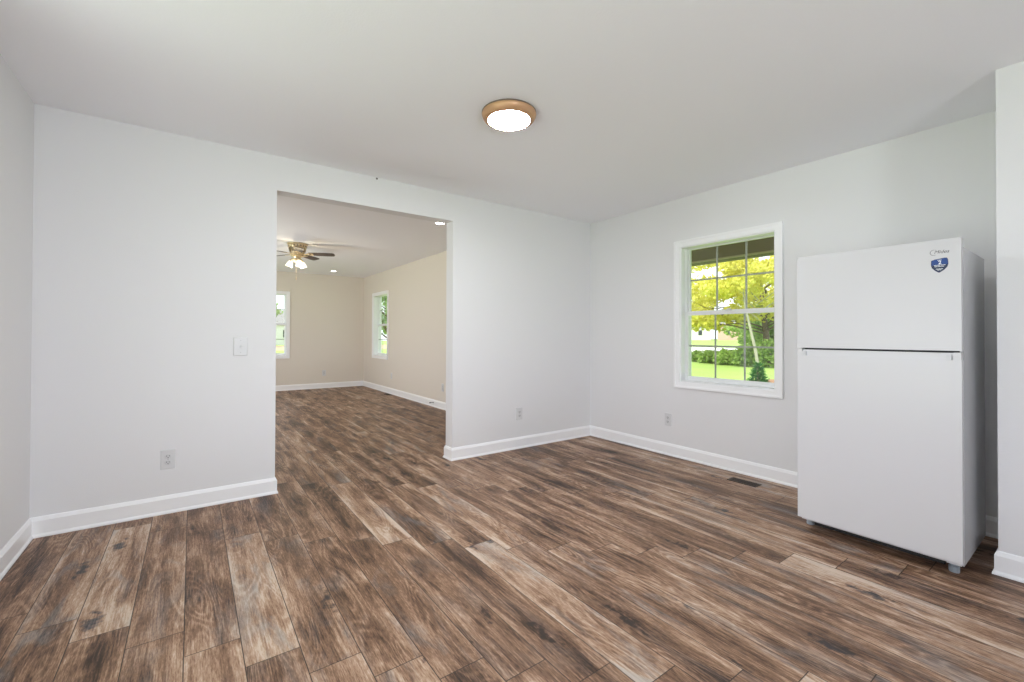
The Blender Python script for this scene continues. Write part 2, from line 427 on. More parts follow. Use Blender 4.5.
baseboards([(-W, YR), (-W, 0), (XL, 0), (XL, T), (FL, T), (FL, YF)],
           [('baseboard_left', 'white baseboard along the wall at the left edge'), ('baseboard_back_left', 'white baseboard left of the wide opening'),
            ('baseboard_jamb_left', 'short white baseboard on the left jamb of the opening'), None, None])
baseboards([(FL, YF), (XF, YF), (XF, T), (XR, T), (XR, 0), (0, 0), (0, PY), (PXF, PY), (PXF, YR)],
           [('baseboard_far_end', 'white baseboard on the end wall of the far room'), ('baseboard_far_right', 'white baseboard on the long beige wall of the far room'),
            None, ('baseboard_jamb_right', 'short white baseboard on the right jamb of the opening'), ('baseboard_back_right', 'white baseboard between opening and corner'),
            ('baseboard_right', 'white baseboard under the window'), ('baseboard_alcove', 'white baseboard in the gap beside the refrigerator'), ('baseboard_pier', 'white baseboard on the wall section right of the fridge')])

# windows: u along the wall to the right, v outward, z up (local) -> world through mtx
def window(idx, label, mtx, w, z0, z1, depth=.13):
    root = empty('window_%d' % idx, mtx @ Vector((0, 0, z0)), label=label, cat='window', kind='structure')
    def put(name, bm, m, parent=root, **k):
        xform(bm, mtx); return obj(name, bm, m, parent, **k)
    h = w / 2
    bm = NB(); cw = .060       # casing: flat boards with a raised outer band
    for (a, b, c, d) in ((-h - cw, -h, z0 - cw, z1 + cw), (h, h + cw, z0 - cw, z1 + cw), (-h, h, z1, z1 + cw), (-h, h, z0 - cw, z0)):
        box(bm, a, b, -.013, 0, c, d)
    for (a, b, c, d) in ((-h - cw, -h - cw + .018, z0 - cw, z1 + cw), (h + cw - .018, h + cw, z0 - cw, z1 + cw), (-h - cw + .018, h + cw - .018, z1 + cw - .018, z1 + cw), (-h - cw + .018, h + cw - .018, z0 - cw, z0 - cw + .018)):
        box(bm, a, b, -.021, -.013, c, d)
    put('casing', bm, 'trim')
    bm = NB(); t = .012        # jamb liner
    for (a, b, c, d) in ((-h, -h + t, z0, z1), (h - t, h, z0, z1), (-h + t, h - t, z1 - t, z1), (-h + t, h - t, z0, z0 + t)):
        box(bm, a, b, 0, depth + .05, c, d)
    for s in (-1, 1):          # stop beads
        a, b = sorted((s * (h - t), s * (h - t - .010))); box(bm, a, b, depth - .055, depth - .04, z0 + t, z1 - t)
    put('jamb', bm, 'vinyl')
    zm = z0 + (z1 - z0) * .508
    for up in (0, 1):
        v0 = depth - .012 - (0 if up else .03); v1 = v0 + .028
        a, b = -h + t, h - t
        c, d = (z0 + t, zm + .012) if not up else (zm - .012, z1 - t)
        st = .019; rb, rt = (.042, .034) if not up else (.034, .009)
        bm = NB()
        box(bm, a, a + st, v0, v1, c, d); box(bm, b - st, b, v0, v1, c, d)
        box(bm, a + st, b - st, v0, v1, c, c + rb); box(bm, a + st, b - st, v0, v1, d - rt, d)
        s = put('sash', bm, 'vinyl')
        ga, gb, gc, gd = a + st, b - st, c + rb, d - rt
        bm = NB(); g = .008
        vm = (v0 + v1) / 2
        for i in (1, 2):
            x = ga + (gb - ga) * i / 3; box(bm, x - g, x + g, vm + .002, vm + .008, gc, gd)
        zz = (gc + gd) / 2 + (.0 if up else .0)
        for i in range(3):
            xa = ga + (gb - ga) * i / 3 + (g if i else 0); xb = ga + (gb - ga) * (i + 1) / 3 - (g if i < 2 else 0)
            box(bm, xa, xb, vm + .002, vm + .008, zz - g, zz + g)
        put('grille', bm, 'grille', s)
        bm = NB(); box(bm, ga, gb, vm - .002, vm + .001, gc, gd)
        put('pane', bm, 'glass', s)
        if not up:
            bm = NB(); box(bm, -.03, .03, v0 - .012, v0 + .01, d, d + .010); box(bm, -.008, .02, v0 - .016, v0 - .004, d + .010, d + .018)
            put('sash_lock', bm, 'tab', s)
    return root
def m_right(x, y): return Matrix(((0, 1, 0, x), (-1, 0, 0, y), (0, 0, 1, 0), (0, 0, 0, 1)))
def m_far(x, y): return Matrix(((1, 0, 0, x), (0, 1, 0, y), (0, 0, 1, 0), (0, 0, 0, 1)))
window(1, 'white double-hung window with garden view left of the refrigerator', m_right(0, (WIN_Y0 + WIN_Y1) / 2), WIN_Y1 - WIN_Y0, WIN_Z0, WIN_Z1)
window(2, 'white double-hung window in the long beige wall of the far room', m_right(XF, (RY0 + RY1) / 2), RY1 - RY0, .762, 2.110)
window(3, 'white double-hung window in the end wall of the far room', m_far((LX0 + LX1) / 2, YF), LX1 - LX0, .762, 2.110)

# ------------------------------------------------------------------ refrigerator
FR = empty('refrigerator', (-.53, -2.995, 0), label='white top-freezer refrigerator standing beside the window in the alcove', cat='refrigerator')
FY0, FY1 = -3.360, -2.625
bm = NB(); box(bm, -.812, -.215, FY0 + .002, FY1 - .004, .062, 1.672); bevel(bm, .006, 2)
obj('cabinet', bm, 'fridge_shaded', FR, smooth=True)
bm = NB(); box(bm, -.822, -.811, FY0 + .012, FY1 - .014, .10, 1.128); box(bm, -.822, -.811, FY0 + .012, FY1 - .014, 1.150, 1.665)
obj('gasket', bm, 'gasket', FR)
bm = NB(); box(bm, -.818, -.80, FY0 + .015, FY1 - .015, 1.125, 1.152)
obj('door_divider', bm, 'groove', FR)
bm = NB(); box(bm, -.866, -.822, FY0, FY1, 1.147, 1.714); bevel(bm, .007, 3)
fd = obj('freezer_door', bm, 'fridge', FR, smooth=True)
bm = NB()
# lower door with a finger groove along its top edge
x0, x1 = -.866, -.822
box(bm, x0, x1, FY0, FY1, .088, 1.100)
bevel(bm, .007, 3)
rd = obj('fresh_food_door', bm, 'fridge', FR, smooth=True)
bm = NB()
box(bm, x0 + .001, x1, FY1 - .026, FY1 - .002, 1.094, 1.141); box(bm, x0 + .001, x1, FY0 + .002, FY0 + .030, 1.094, 1.138)
box(bm, x0 + .010, x1, FY0 + .030, FY1 - .026, 1.094, 1.136)
obj('handle', bm, 'fridge', rd)
for yy in (FY1 - .037, FY0 + .047):
    bm = NB(); box(bm, x0 - .0005, x0 + .012, yy - .010, yy + .010, 1.098, 1.126); bevel(bm, .002, 1)
    obj('handle_insert', bm, 'tab', rd)
bm = NB(); box(bm, -.855, -.735, FY0 + .008, FY0 + .085, 1.668, 1.694); bevel(bm, .006, 2)
obj('hinge_cover', bm, 'tab', FR)
bm = NB(); box(bm, -.850, -.80, FY0 + .006, FY0 + .06, .072, .088)
obj('hinge', bm, 'tab', FR)
for fx, yy in ((-.750, -3.311), (-.70, -2.637)):
    bm = NB(); lathe(bm, (fx, yy, 0), [(0, 0), (.021, 0), (.022, .004), (.022, .030), (.017, .034), (.015, .038), (.015, .064), (0, .064)], 12)
    box(bm, fx - .02, fx + .02, yy - .022, yy + .022, .046, .066)
    obj('foot', bm, 'foot', FR)
for yy in (-3.30, -2.69):
    bm = NB(); lathe(bm, (0, 0, -.02), [(0, 0), (.028, 0), (.030, .004), (.030, .036), (.028, .040), (0, .040)], 14)
    xform(bm, Matrix.Translation((-.28, yy, .0305)) @ Matrix.Rotation(PI / 2, 4, 'X')); obj('roller', bm, 'black', FR)
bm = NB(); box(bm, -.735, -.725, FY0 + .085, FY1 - .045, .016, .062)  # black plate standing in for the shadow under the cabinet
obj('kick_shadow', bm, 'black', FR)
# lettering and badge on the freezer door
def face_mtx(x, y, z): return Matrix(((0, 0, -1, x), (-1, 0, 0, y), (0, 1, 0, z), (0, 0, 0, 1)))
def text_bm(body, size, shear=0.0, depth=.0004, bold=0.0):
    cu = bpy.data.curves.new('lettering', 'FONT'); cu.body = body; cu.size = size; cu.shear = shear; cu.extrude = depth; cu.align_x = 'CENTER'; cu.align_y = 'CENTER'; cu.offset = bold
    to = bpy.data.objects.new('lettering', cu); C.objects.link(to)
    bpy.context.view_layer.update()
    me = bpy.data.meshes.new_from_object(to.evaluated_get(bpy.context.evaluated_depsgraph_get()))
    b_ = NB(); b_.from_mesh(me)
    bpy.data.objects.remove(to); bpy.data.curves.remove(cu); bpy.data.meshes.remove(me)
    return b_
def ribbon(bm, pts, w, d=.0004):
    rings = []
    for i, p in enumerate(pts):
        a = Vector(pts[max(i - 1, 0)]); b = Vector(pts[min(i + 1, len(pts) - 1)])
        t_ = (b - a).normalized(); n = Vector((-t_.y, t_.x)); ww = w[i] if hasattr(w, '__len__') else w
        p = Vector(p)
        q = [p + n * ww / 2, p - n * ww / 2]
        rings.append([bm.verts.new((q[0].x, q[0].y, d)), bm.verts.new((q[1].x, q[1].y, d)), bm.verts.new((q[1].x, q[1].y, -d)), bm.verts.new((q[0].x, q[0].y, -d))])
    for A, B in zip(rings, rings[1:]):
        for k in range(4): bm.faces.new((A[k], A[(k + 1) % 4], B[(k + 1) % 4], B[k]))
    bm.faces.new(rings[0]); bm.faces.new(rings[-1][::-1])
bm = text_bm('Midea', .0235, .32, .0004, .0); xform(bm, Matrix.Translation((.006, 0, 0)))
cp = [(-.021 + .0155 * math.cos(a), -.001 + .0140 * math.sin(a)) for a in [math.radians(70 + 8.5 * i) for i in range(27)]]
ribbon(bm, cp, [.0008 + .0012 * math.sin(PI * i / 26) for i in range(27)])
xform(bm, face_mtx(-.8663, -3.282, 1.652))
obj('logo', bm, 'logo', fd)
def shield(s, d0, d1):
    b_ = NB()
    out = [(-.033, .028), (-.018, .0335), (.018, .0385), (.029, .038), (.033, .028), (.034, .004), (.030, -.010), (.018, -.025), (.001, -.038), (-.004, -.038), (-.017, -.028), (-.030, -.012), (-.034, .004)]
    vs0 = [b_.verts.new((x * s, y * s, d0)) for x, y in out]; vs1 = [b_.verts.new((x * s, y * s, d1)) for x, y in out]
    b_.faces.new(vs1); b_.faces.new(vs0[::-1])
    for i in range(len(out)):
        j = (i + 1) % len(out); b_.faces.new((vs0[i], vs0[j], vs1[j], vs1[i]))
    return b_
fm = face_mtx(-.866, -3.281, 1.583) @ Matrix.Scale(.96, 4)
bm = shield(1.0, 0, .0006); xform(bm, fm); bg = obj('badge', bm, 'navy', fd)
bm = NB()
def slab(x0, x1, y0, y1): box(bm, x0, x1, y0, y1, .0005, .0009)
vs = [(-.031, .027), (-.017, .032), (.017, .0365), (.028, .036), (.031, .027), (.0315, .004), (-.0315, .002)]
a_ = [bm.verts.new((x, y, .0006)) for x, y in vs]; b_ = [bm.verts.new((x, y, .0009)) for x, y in vs]
bm.faces.new(b_); bm.faces.new(a_[::-1])
for i in range(len(vs)):
    j = (i + 1) % len(vs); bm.faces.new((a_[i], a_[j], b_[j], b_[i]))
xform(bm, fm); obj('badge_field', bm, 'blue', bg)
bm = text_bm('2', .026, 0, .0004, .0006); xform(bm, fm @ Matrix.Translation((.001, .0145, .0013))); obj('badge_number', bm, 'print', bg)
bm = NB()
for (yy, spans) in ((.0285, [(-.008, -.004), (-.003, .002), (.003, .008)]), (.0015, [(-.022, -.011), (-.009, .003), (.005, .013), (.015, .023)]), (-.0055, [(-.020, -.008), (-.006, .005), (.007, .018)]), (-.0185, [(-.014, -.006), (-.004, .004), (.006, .013)]), (-.024, [(-.008, .0), (.002, .007)])):
    for a, b in spans: box(bm, a, b, yy - .0016, yy + .0016, .0009, .0014)
xform(bm, fm); tag(obj('badge_print', bm, 'print', bg), kind='stuff')

# ------------------------------------------------------------------ ceiling lights
CLR = empty('ceiling_light', (LAMP.x, LAMP.y, H), label='round flush ceiling light with copper-bronze ring and lit white lens', cat='ceiling light')
bm = NB(); lathe(bm, (LAMP.x, LAMP.y, H), [(0, 0), (.166, 0), (.169, -.003), (.169, -.010), (.162, -.012), (0, -.012)], 64); obj('mounting_pan', bm, 'pan', CLR, smooth=True)
bm = NB(); lathe(bm, (LAMP.x, LAMP.y, H), [(.150, -.009), (.168, -.009), (.1695, -.014), (.166, -.024), (.157, -.040), (.147, -.047), (.140, -.051), (.133, -.0525), (.130, -.050), (.130, -.03)], 64); obj('ring', bm, 'bronze', CLR, smooth=50)
bm = NB(); lathe(bm, (LAMP.x, LAMP.y, H), [(.1298, -.040), (.1298, -.050), (.11, -.0535), (.08, -.056), (.05, -.058), (0, -.059)], 48); obj('lens', bm, 'lens', CLR, smooth=True)

dl = empty('downlight', (-1.50, 1.085, H), label='lit recessed downlight at the top right corner of the wall opening', cat='downlight', group='recessed downlights in the far room ceiling')
bm = NB(); lathe(bm, (-1.5, 1.085, H), [(.052, -.001), (.056, -.006), (.072, -.005), (.075, 0)], 32); obj('trim_ring', bm, 'trim', dl, smooth=True)
bm = NB(); lathe(bm, (-1.5, 1.085, H), [(.052, -.001), (.052, -.003), (0, -.004)], 32); obj('lens', bm, 'down', dl)
d2 = copy_tree(dl); d2.location = (-1.495, 6.135, H); d2['label'] = 'lit recessed downlight near the far end wall beyond the ceiling fan'

# ------------------------------------------------------------------ ceiling fan
FX, FYY = -2.675, 3.5
fan = empty('ceiling_fan', (FX, FYY, H), label='brass hugger ceiling fan with dark blades and three lit frosted shades', cat='ceiling fan')
bm = NB(); lathe(bm, (FX, FYY, H), [(0, 0), (.140, 0), (.146, -.006), (.144, -.016), (.132, -.022), (.128, -.060), (.118, -.070), (.104, -.110), (.098, -.150), (.104, -.156), (.104, -.166), (.09, -.172), (0, -.172)], 40)
hs = obj('housing', bm, 'brass', fan, smooth=True)
bm = NB()                        # pierced ornament round the housing
for i in range(18):
    a = 2 * PI * i / 18
    b2 = NB(); lathe(b2, (0, 0, 0), [(0, -.002), (.011, -.002), (.011, .002), (0, .002)], 8)
    xform(b2, Matrix.Translation((FX + .1305 * math.cos(a), FYY + .1305 * math.sin(a), H - .041)) @ Matrix.Rotation(a, 4, 'Z') @ Matrix.Rotation(PI / 2, 4, 'Y') @ Matrix.Scale(1.35, 4, (1, 0, 0)))
    tmp = bpy.data.meshes.new('t'); b2.to_mesh(tmp); b2.free(); bm.from_mesh(tmp); bpy.data.meshes.remove(tmp)
for i in range(12):
    a = 2 * PI * (i + .5) / 12
    b2 = NB(); box(b2, -.003, .003, -.008, .008, -.03, .03)
    xform(b2, Matrix.Translation((FX + .113 * math.cos(a), FYY + .113 * math.sin(a), H - .102)) @ Matrix.Rotation(a, 4, 'Z') @ Matrix.Rotation(.24, 4, 'Y'))
    tmp = bpy.data.meshes.new('t'); b2.to_mesh(tmp); b2.free(); bm.from_mesh(tmp); bpy.data.meshes.remove(tmp)
obj('housing_ornament', bm, 'brass_dark', hs)
bm = NB(); lathe(bm, (FX, FYY, H), [(0, -.172), (.085, -.172), (.092, -.180), (.092, -.192), (.06, -.200), (.05, -.225), (.062, -.232), (.066, -.250), (.052, -.272), (.025, -.285), (.012, -.300), (0, -.302)], 32)
obj('light_kit_hub', bm, 'brass', fan, smooth=True)
for k in range(5):
    a = math.radians(-25 + 72 * k)
    mt = Matrix.Translation((FX, FYY, H - .150)) @ Matrix.Rotation(a, 4, 'Z') @ Matrix.Rotation(math.radians(-12), 4, 'X')
    bm = NB()
    pts = [(.165, -.050), (.30, -.058), (.42, -.062), (.50, -.060), (.527, -.048), (.535, -.025), (.535, .025), (.527, .048), (.50, .060), (.42, .062), (.30, .058), (.165, .050)]
    A = [bm.verts.new((x, y, -.003)) for x, y in pts]; B = [bm.verts.new((x, y, .003)) for x, y in pts]
    bm.faces.new(B); bm.faces.new(A[::-1])
    for i in range(len(pts)):
        j = (i + 1) % len(pts); bm.faces.new((A[i], A[j], B[j], B[i]))
    xform(bm, mt); bl = obj('blade', bm, 'blade', fan)
    bm = NB(); box(bm, .085, .15, -.012, .012, -.010, -.003); box(bm, .15, .21, -.032, -.020, -.008, -.0035); box(bm, .15, .21, .020, .032, -.008, -.0035); box(bm, .140, .152, -.032, .032, -.009, -.0032); box(bm, .195, .225, -.036, .036, -.0085, -.0033)
    xform(bm, mt); obj('blade_iron', bm, 'brass', bl)
for a in (153, 33, 273):
    a = math.radians(a); d = Vector((math.cos(a), math.sin(a), 0)); c0 = Vector((FX, FYY, H - .240))
    bm = NB(); tube(bm, [c0 + d * .045, c0 + d * .072 + Vector((0, 0, .012)), c0 + d * .088, c0 + d * .094 + Vector((0, 0, -.022))], .008, 8)
    ar = obj('lamp_arm', bm, 'brass', fan, smooth=True)
    mt = Matrix.Translation(c0 + d * .088 + Vector((0, 0, -.012))) @ Matrix.Rotation(a, 4, 'Z') @ Matrix.Rotation(math.radians(-20), 4, 'Y') @ Matrix.Scale(.86, 4)
    bm = NB(); lathe(bm, (0, 0, 0), [(0, .004), (.026, .0), (.028, -.010), (.026, -.020)], 20); xform(bm, mt); obj('shade_fitter', bm, 'brass', ar, smooth=True)
    bm = NB(); lathe(bm, (0, 0, 0), [(.024, -.010), (.027, -.022), (.040, -.048), (.047, -.072), (.048, -.090), (.056, -.108), (.059, -.116), (.056, -.116), (.045, -.090), (.02, -.03), (0, -.028)], 24); xform(bm, mt)
    obj('shade', bm, 'shade', ar, smooth=True)
fl = bpy.data.lights.new('fan_bulbs', 'POINT'); fl.energy = 8; fl.color = (1, .86, .62); fl.shadow_soft_size = .05
flo = bpy.data.objects.new('fan_bulbs', fl); C.objects.link(flo); flo.location = (FX, FYY, H - .40)
bm = NB(); tube(bm, [(FX - .02, FYY - .02, H - .29), (FX - .02, FYY - .02, H - .52)], .0022, 6); lathe(bm, (FX - .02, FYY - .02, H - .55), [(0, 0), (.006, .004), (.005, .02), (.002, .032), (0, .032)], 10)
obj('pull_chain', bm, 'brass', fan)

# ------------------------------------------------------------------ wall plates: local x right, z up, facing -y
def disc(bm, x, z, y, rad, sx=1, seg=12):
    c = [bm.verts.new((x + rad * sx * math.cos(2 * PI * i / seg), y, z + rad * math.sin(2 * PI * i / seg))) for i in range(seg)]
    c2 = [bm.verts.new((v.co.x, y + .004, v.co.z)) for v in c]
    bm.faces.new(c)
    bm.faces.new(c2[::-1])
    for i in range(seg): bm.faces.new((c[i], c2[i], c2[(i + 1) % seg], c[(i + 1) % seg]))
def plate(bm, w, h):
    box(bm, -w / 2, w / 2, -.006, 0, -h / 2, h / 2)
    top = [v for v in bm.verts if v.co.y < -.005]
    for v in top: v.co.x *= .94; v.co.z *= .96
def make_outlet():
    root = empty('wall_outlet', (0, 0, 0))
    bm = NB(); plate(bm, .080, .132); obj('cover_plate', bm, 'plate', root, keep_local=True)
    for s in (-1, 1):
        zc = s * .0205
        bm = NB(); lathe(bm, (0, 0, 0), [(0, 0), (.0178, 0), (.0178, .004), (.0168, .0055), (0, .0055)], 24)
        xform(bm, Matrix.Translation((0, -.0035, zc)) @ Matrix.Rotation(PI / 2, 4, 'X') @ Matrix.Scale(.86, 4, (0, 1, 0)))
        rc = obj('receptacle', bm, 'device', root, keep_local=True)
        bm = NB(); box(bm, -.0082, -.0056, -.0096, -.0088, zc - .002, zc + .0075); box(bm, .0056, .0082, -.0096, -.0088, zc - .001, zc + .0065)
        b2 = NB(); disc(bm, 0, zc - .0085, -.0096, .0030); b2.free()
        obj('slots', bm, 'slot', rc, keep_local=True)
    bm = NB(); disc(bm, 0, 0, -.0072, .0035); obj('screw', bm, 'screw', root, keep_local=True)
    return root
out0 = make_outlet()
spots = [((-4.087, 0, .366), 0, 'white duplex outlet on the wall left of the opening'),
         ((-1.087, 0, .373), 0, 'white duplex outlet on the wall between opening and corner'),
         ((0, -1.098, .362), -PI / 2, 'white duplex outlet on the window wall below the window'),
         ((-1.502, YF, .348), 0, 'white duplex outlet low on the beige end wall'),
         ((XF, 5.05, .372), -PI / 2, 'white duplex outlet under the window of the long beige wall'),
         ((XF, 2.74, .356), -PI / 2, 'white duplex outlet on the beige wall beside the right jamb of the opening')]
for i, (loc, rz, lab) in enumerate(spots):
    o = out0 if i == 0 else copy_tree(out0)
    o.location = loc; o.rotation_euler = (0, 0, rz); tag(o, lab, 'outlet', 'white wall outlets')
sw = empty('light_switch', (-3.669, 0, 1.130), label='white toggle light switch plate left of the wide opening', cat='switch')
bm = NB(); plate(bm, .090, .134); obj('cover_plate', bm, 'plate', sw, keep_local=True)
bm = NB(); box(bm, -.006, .006, -.0072, -.006, -.014, .014); fr = obj('toggle_slot', bm, 'device', sw, keep_local=True)
bm = NB(); box(bm, -.0045, .0045, -.016, -.006, -.005, .004)
for v in bm.verts:
    if v.co.y < -.015: v.co.z = v.co.z * .7 - .006
obj('toggle', bm, 'device', sw, keep_local=True)
for zz in (-.045, .045):
    bm = NB(); disc(bm, 0, zz, -.0068, .0032); obj('screw', bm, 'screw', sw, keep_local=True)

# floor registers
def register(loc, label):
    root = empty('floor_register', loc, label=label, cat='floor vent', group='brown floor registers')
    bm = NB(); w, l = .105, .235
    for (a, b, c, d) in ((-w / 2, -w / 2 + .016, -l / 2, l / 2), (w / 2 - .016, w / 2, -l / 2, l / 2), (-w / 2 + .016, w / 2 - .016, -l / 2, -l / 2 + .016), (-w / 2 + .016, w / 2 - .016, l / 2 - .016, l / 2)):
        box(bm, a, b, c, d, .0002, .004)
    obj('frame', bm, 'register', root, keep_local=True)
    bm = NB(); box(bm, -w / 2 + .014, w / 2 - .014, -l / 2 + .014, l / 2 - .014, .0002, .0008); obj('duct_well', bm, 'black', root, keep_local=True)
    bm = NB()
    for i in range(14):
        y = -l / 2 + .024 + i * (l - .048) / 13; box(bm, -w / 2 + .014, w / 2 - .014, y - .0028, y + .0028, .0009, .0038)
    box(bm, -.003, .003, -l / 2 + .016, l / 2 - .016, .0008, .0036)
    obj('louvre_grille', bm, 'register', root, keep_local=True)
    return root
register((-.229, -1.976, 0), 'brown slotted floor register under the window left of the refrigerator')
register((-.70, 5.03, 0), 'dark floor register beside the long baseboard of the far room')

# spring door stop on the far baseboard, nail by the ceiling
ds = empty('door_stop', (XF - .0135, 3.06, .074), label='small grey spring door stop on the far room baseboard', cat='door stop')
bm = NB()
hp = [(XF - .016 - .055 * t_ / 60, 3.06 + .006 * math.cos(t_ * .9), .074 + .006 * math.sin(t_ * .9)) for t_ in range(61)]
tube(bm, hp, .0016, 5); obj('spring', bm, 'spring', ds)
bm = NB(); lathe(bm, (0, 0, 0), [(0, 0), (.012, 0), (.012, .003), (.007, .005), (0, .005)], 14); xform(bm, Matrix.Translation((XF - .0135, 3.06, .074)) @ Matrix.Rotation(-PI / 2, 4, 'Y')); obj('base', bm, 'spring', ds)
bm = NB(); lathe(bm, (0, 0, 0), [(0, 0), (.009, 0), (.010, .010), (.007, .016), (0, .016)], 14); xform(bm, Matrix.Translation((XF - .070, 3.06, .074)) @ Matrix.Rotation(-PI / 2, 4, 'Y')); obj('rubber_tip', bm, 'black', ds)
bm = NB(); lathe(bm, (0, 0, 0), [(0, 0), (.003, 0), (.003, .012), (.008, .012), (.008, .015), (0, .0165)], 12); xform(bm, Matrix.Translation((-2.662, .002, 2.586)) @ Matrix.Rotation(PI / 2, 4, 'X'))
tag(obj('nail', bm, 'slot', origin=(-2.662, 0, 2.586)), 'tiny dark nail high on the white wall just under the ceiling', 'nail')

# ------------------------------------------------------------------ outdoors
G = -.45
bm = NB(); box(bm, -60, 120, -60, 130, G - .3, G); struct('lawn', bm, 'lawn', 'bright green lawn around the house', 'lawn')
bm = NB(); box(bm, 37.5, 58, -30, 110, G, G + .02); struct('road', bm, 'road', 'pale sunlit road beyond the lawn', 'road')
bm = NB()
q0 = [bm.verts.new(p) for p in ((60, -60, G + .01), (60, 130, G + .01), (95, 130, .2), (95, -60, .2), (140, 130, .3), (140, -60, .3), (140, 130, G), (140, -60, G), (60, 130, G), (60, -60, G))]
for q in ((0, 3, 2, 1), (3, 5, 4, 2)): bm.faces.new([q0[k] for k in q])
struct('field', bm, 'lawn', 'rising green field beyond the road', 'field')
bm = NB(); box(bm, -30, 30, 48, 72, G, G + .02); struct('street', bm, 'verge', 'dry tan ground strip beyond the end wall', 'ground')
bm = NB(); lathe(bm, (13.4, 3.35, G), [(0, .06), (.7, .05), (1.0, .02), (1.1, 0)], 20); struct('mulch_bed', bm, 'mulch', 'brown mulch patch beside the small evergreen', 'ground')
# porch outside the window: beam on the far side and its ceiling
pr = empty('porch_roof', (1.2, -2.6, 2.2), label='brown porch ceiling and beam seen at the top of the window', cat='porch roof', kind='structure')
bm = NB(); box(bm, 2.2, 2.36, -6.4, 1.6, 2.335, 2.66); obj('beam', bm, 'porch', pr)
bm = NB(); box(bm, 2.175, 2.2, -6.4, 1.6, 2.322, 2.348); obj('beam_trim', bm, 'porch_trim', pr)
bm = NB(); box(bm, 2.2, 2.42, -6.4, 1.6, 2.318, 2.335); obj('soffit_board', bm, 'porch_dark', pr)
bm = NB(); box(bm, .16, 2.5, -6.4, 1.6, 2.66, 2.74); obj('roof_deck', bm, 'porch', pr)

bm = NB(); box(bm, -7.4, FL - .15, -6.6, 7.2, 2.62, 2.72)  # out-of-view overhang added to keep sun out of the left openings
bm2 = [bm.verts.new(p) for p in ((-W - .15, -6.6, 2.62), (FL - .15, -6.6, 2.62), (FL - .15, -.01, 2.62), (-W - .15, -.01, 2.62))]; bm.faces.new(bm2)
struct('added_sun_block_left', bm, 'porch', 'brown unseen overhang added to block sun on the left side', 'added_sun_block')

def leaf_cloud(bm, blobs, n, size, rng, flat=.5):
    tot = sum(b[3] * b[4] * b[5] for b in blobs)
    for (cx, cy, cz, rx, ry, rz) in blobs:
        for _ in range(int(n * rx * ry * rz / tot)):
            while True:
                p = Vector((rng.uniform(-1, 1), rng.uniform(-1, 1), rng.uniform(-1, 1)))
                if .15 < p.length < 1: break
            p = Vector((cx + p.x * rx, cy + p.y * ry, cz + p.z * rz))
            s = size * rng.uniform(.6, 1.3)
            nrm = Vector((rng.gauss(0, 1), rng.gauss(0, 1), rng.gauss(0, 1) + flat)).normalized()
            a = nrm.orthogonal().normalized(); a.rotate(Matrix.Rotation(rng.random() * 6.28, 3, nrm)); b = nrm.cross(a)
            vs = [bm.verts.new(p + a * s), bm.verts.new(p + b * s * .55 + nrm * s * .12), bm.verts.new(p - a * s), bm.verts.new(p - b * s * .55 + nrm * s * .12)]
            bm.faces.new((vs[0], vs[1], vs[2])); bm.faces.new((vs[0], vs[2], vs[3]))

def tree(name, label, cat, base, trunk_pts, trunk_r, branches, blobs, n, size, leaf_m, bark_m, seed, group=None):
    rg = random.Random(seed)
    t = empty(name, base, label=label, cat=cat, group=group)
    bm = NB(); B = Vector(base)
    if trunk_pts:
        tube(bm, [B + Vector(p) for p in trunk_pts], trunk_r, 10); obj('trunk', bm, bark_m, t, smooth=True)
    else: bm.free()
    if branches:
        bm = NB()
        for pts, r0 in branches:
            tube(bm, [B + Vector(p) for p in pts], [r0 * (1 - .8 * i / (len(pts) - 1)) for i in range(len(pts))], 6)
        obj('branches', bm, bark_m, t, smooth=True)
    bm = NB(); leaf_cloud(bm, [(B.x + a, B.y + b, B.z + c, d, e, f_) for a, b, c, d, e, f_ in blobs], n, size, rg)
    obj('foliage', bm, leaf_m, t)
    return t
rg = random.Random(3)
def rand_blobs(n, cx, cy, cz, R, Rz, r0, r1):
    o = []
    for _ in range(n):
        while True:
            p = Vector((rg.uniform(-1, 1), rg.uniform(-1, 1), rg.uniform(-1, 1)))
            if p.length < 1: break
        q = rg.uniform(r0, r1); o.append((cx + p.x * R, cy + p.y * R, cz + p.z * Rz, q, q, q * .6))
    return o
def rand_branches(n, h0, h1, R, r0):
    o = []
    for i in range(n):
        a = rg.random() * 6.28; h = rg.uniform(h0, h1); L_ = R * rg.uniform(.6, 1)
        o.append(([(0, 0, h), (L_ * .4 * math.cos(a), L_ * .4 * math.sin(a), h + .5), (L_ * .75 * math.cos(a + .2), L_ * .75 * math.sin(a + .2), h + .7 + rg.uniform(-.4, .5)), (L_ * math.cos(a + .3), L_ * math.sin(a + .3), h + .7 + rg.uniform(-.8, .9))], r0 * rg.uniform(.5, 1)))
    return o
tree('maple_tree', 'yellow-green leafy tree with dark trunk filling the window view', 'tree', (23.5, 8.4, G), [(0, 0, 0), (.05, 0, 1.2), (.0, .1, 2.4), (-.2, .2, 4.2), (-.3, .3, 6)], [.24, .20, .17, .12, .05],
     rand_branches(30, 1.7, 5.2, 4.6, .06), rand_blobs(52, -.9, .9, 4.7, 4.5, 2.7, .6, 1.15), 7000, .17, 'leaf_yellow', 'bark', 5)
tree('maple_tree', 'yellow-green tree far back beyond the left panes of the window', 'tree', (30.0, 18.2, G), [(0, 0, 0), (.05, .05, 1.6), (-.1, 0, 3.2), (0, .1, 6)], [.2, .17, .13, .05],
     rand_branches(12, 2.0, 4.6, 4.0, .06), rand_blobs(30, -.4, .3, 4.9, 4.0, 2.2, .6, 1.1), 2600, .22, 'leaf_yellow', 'bark', 6)
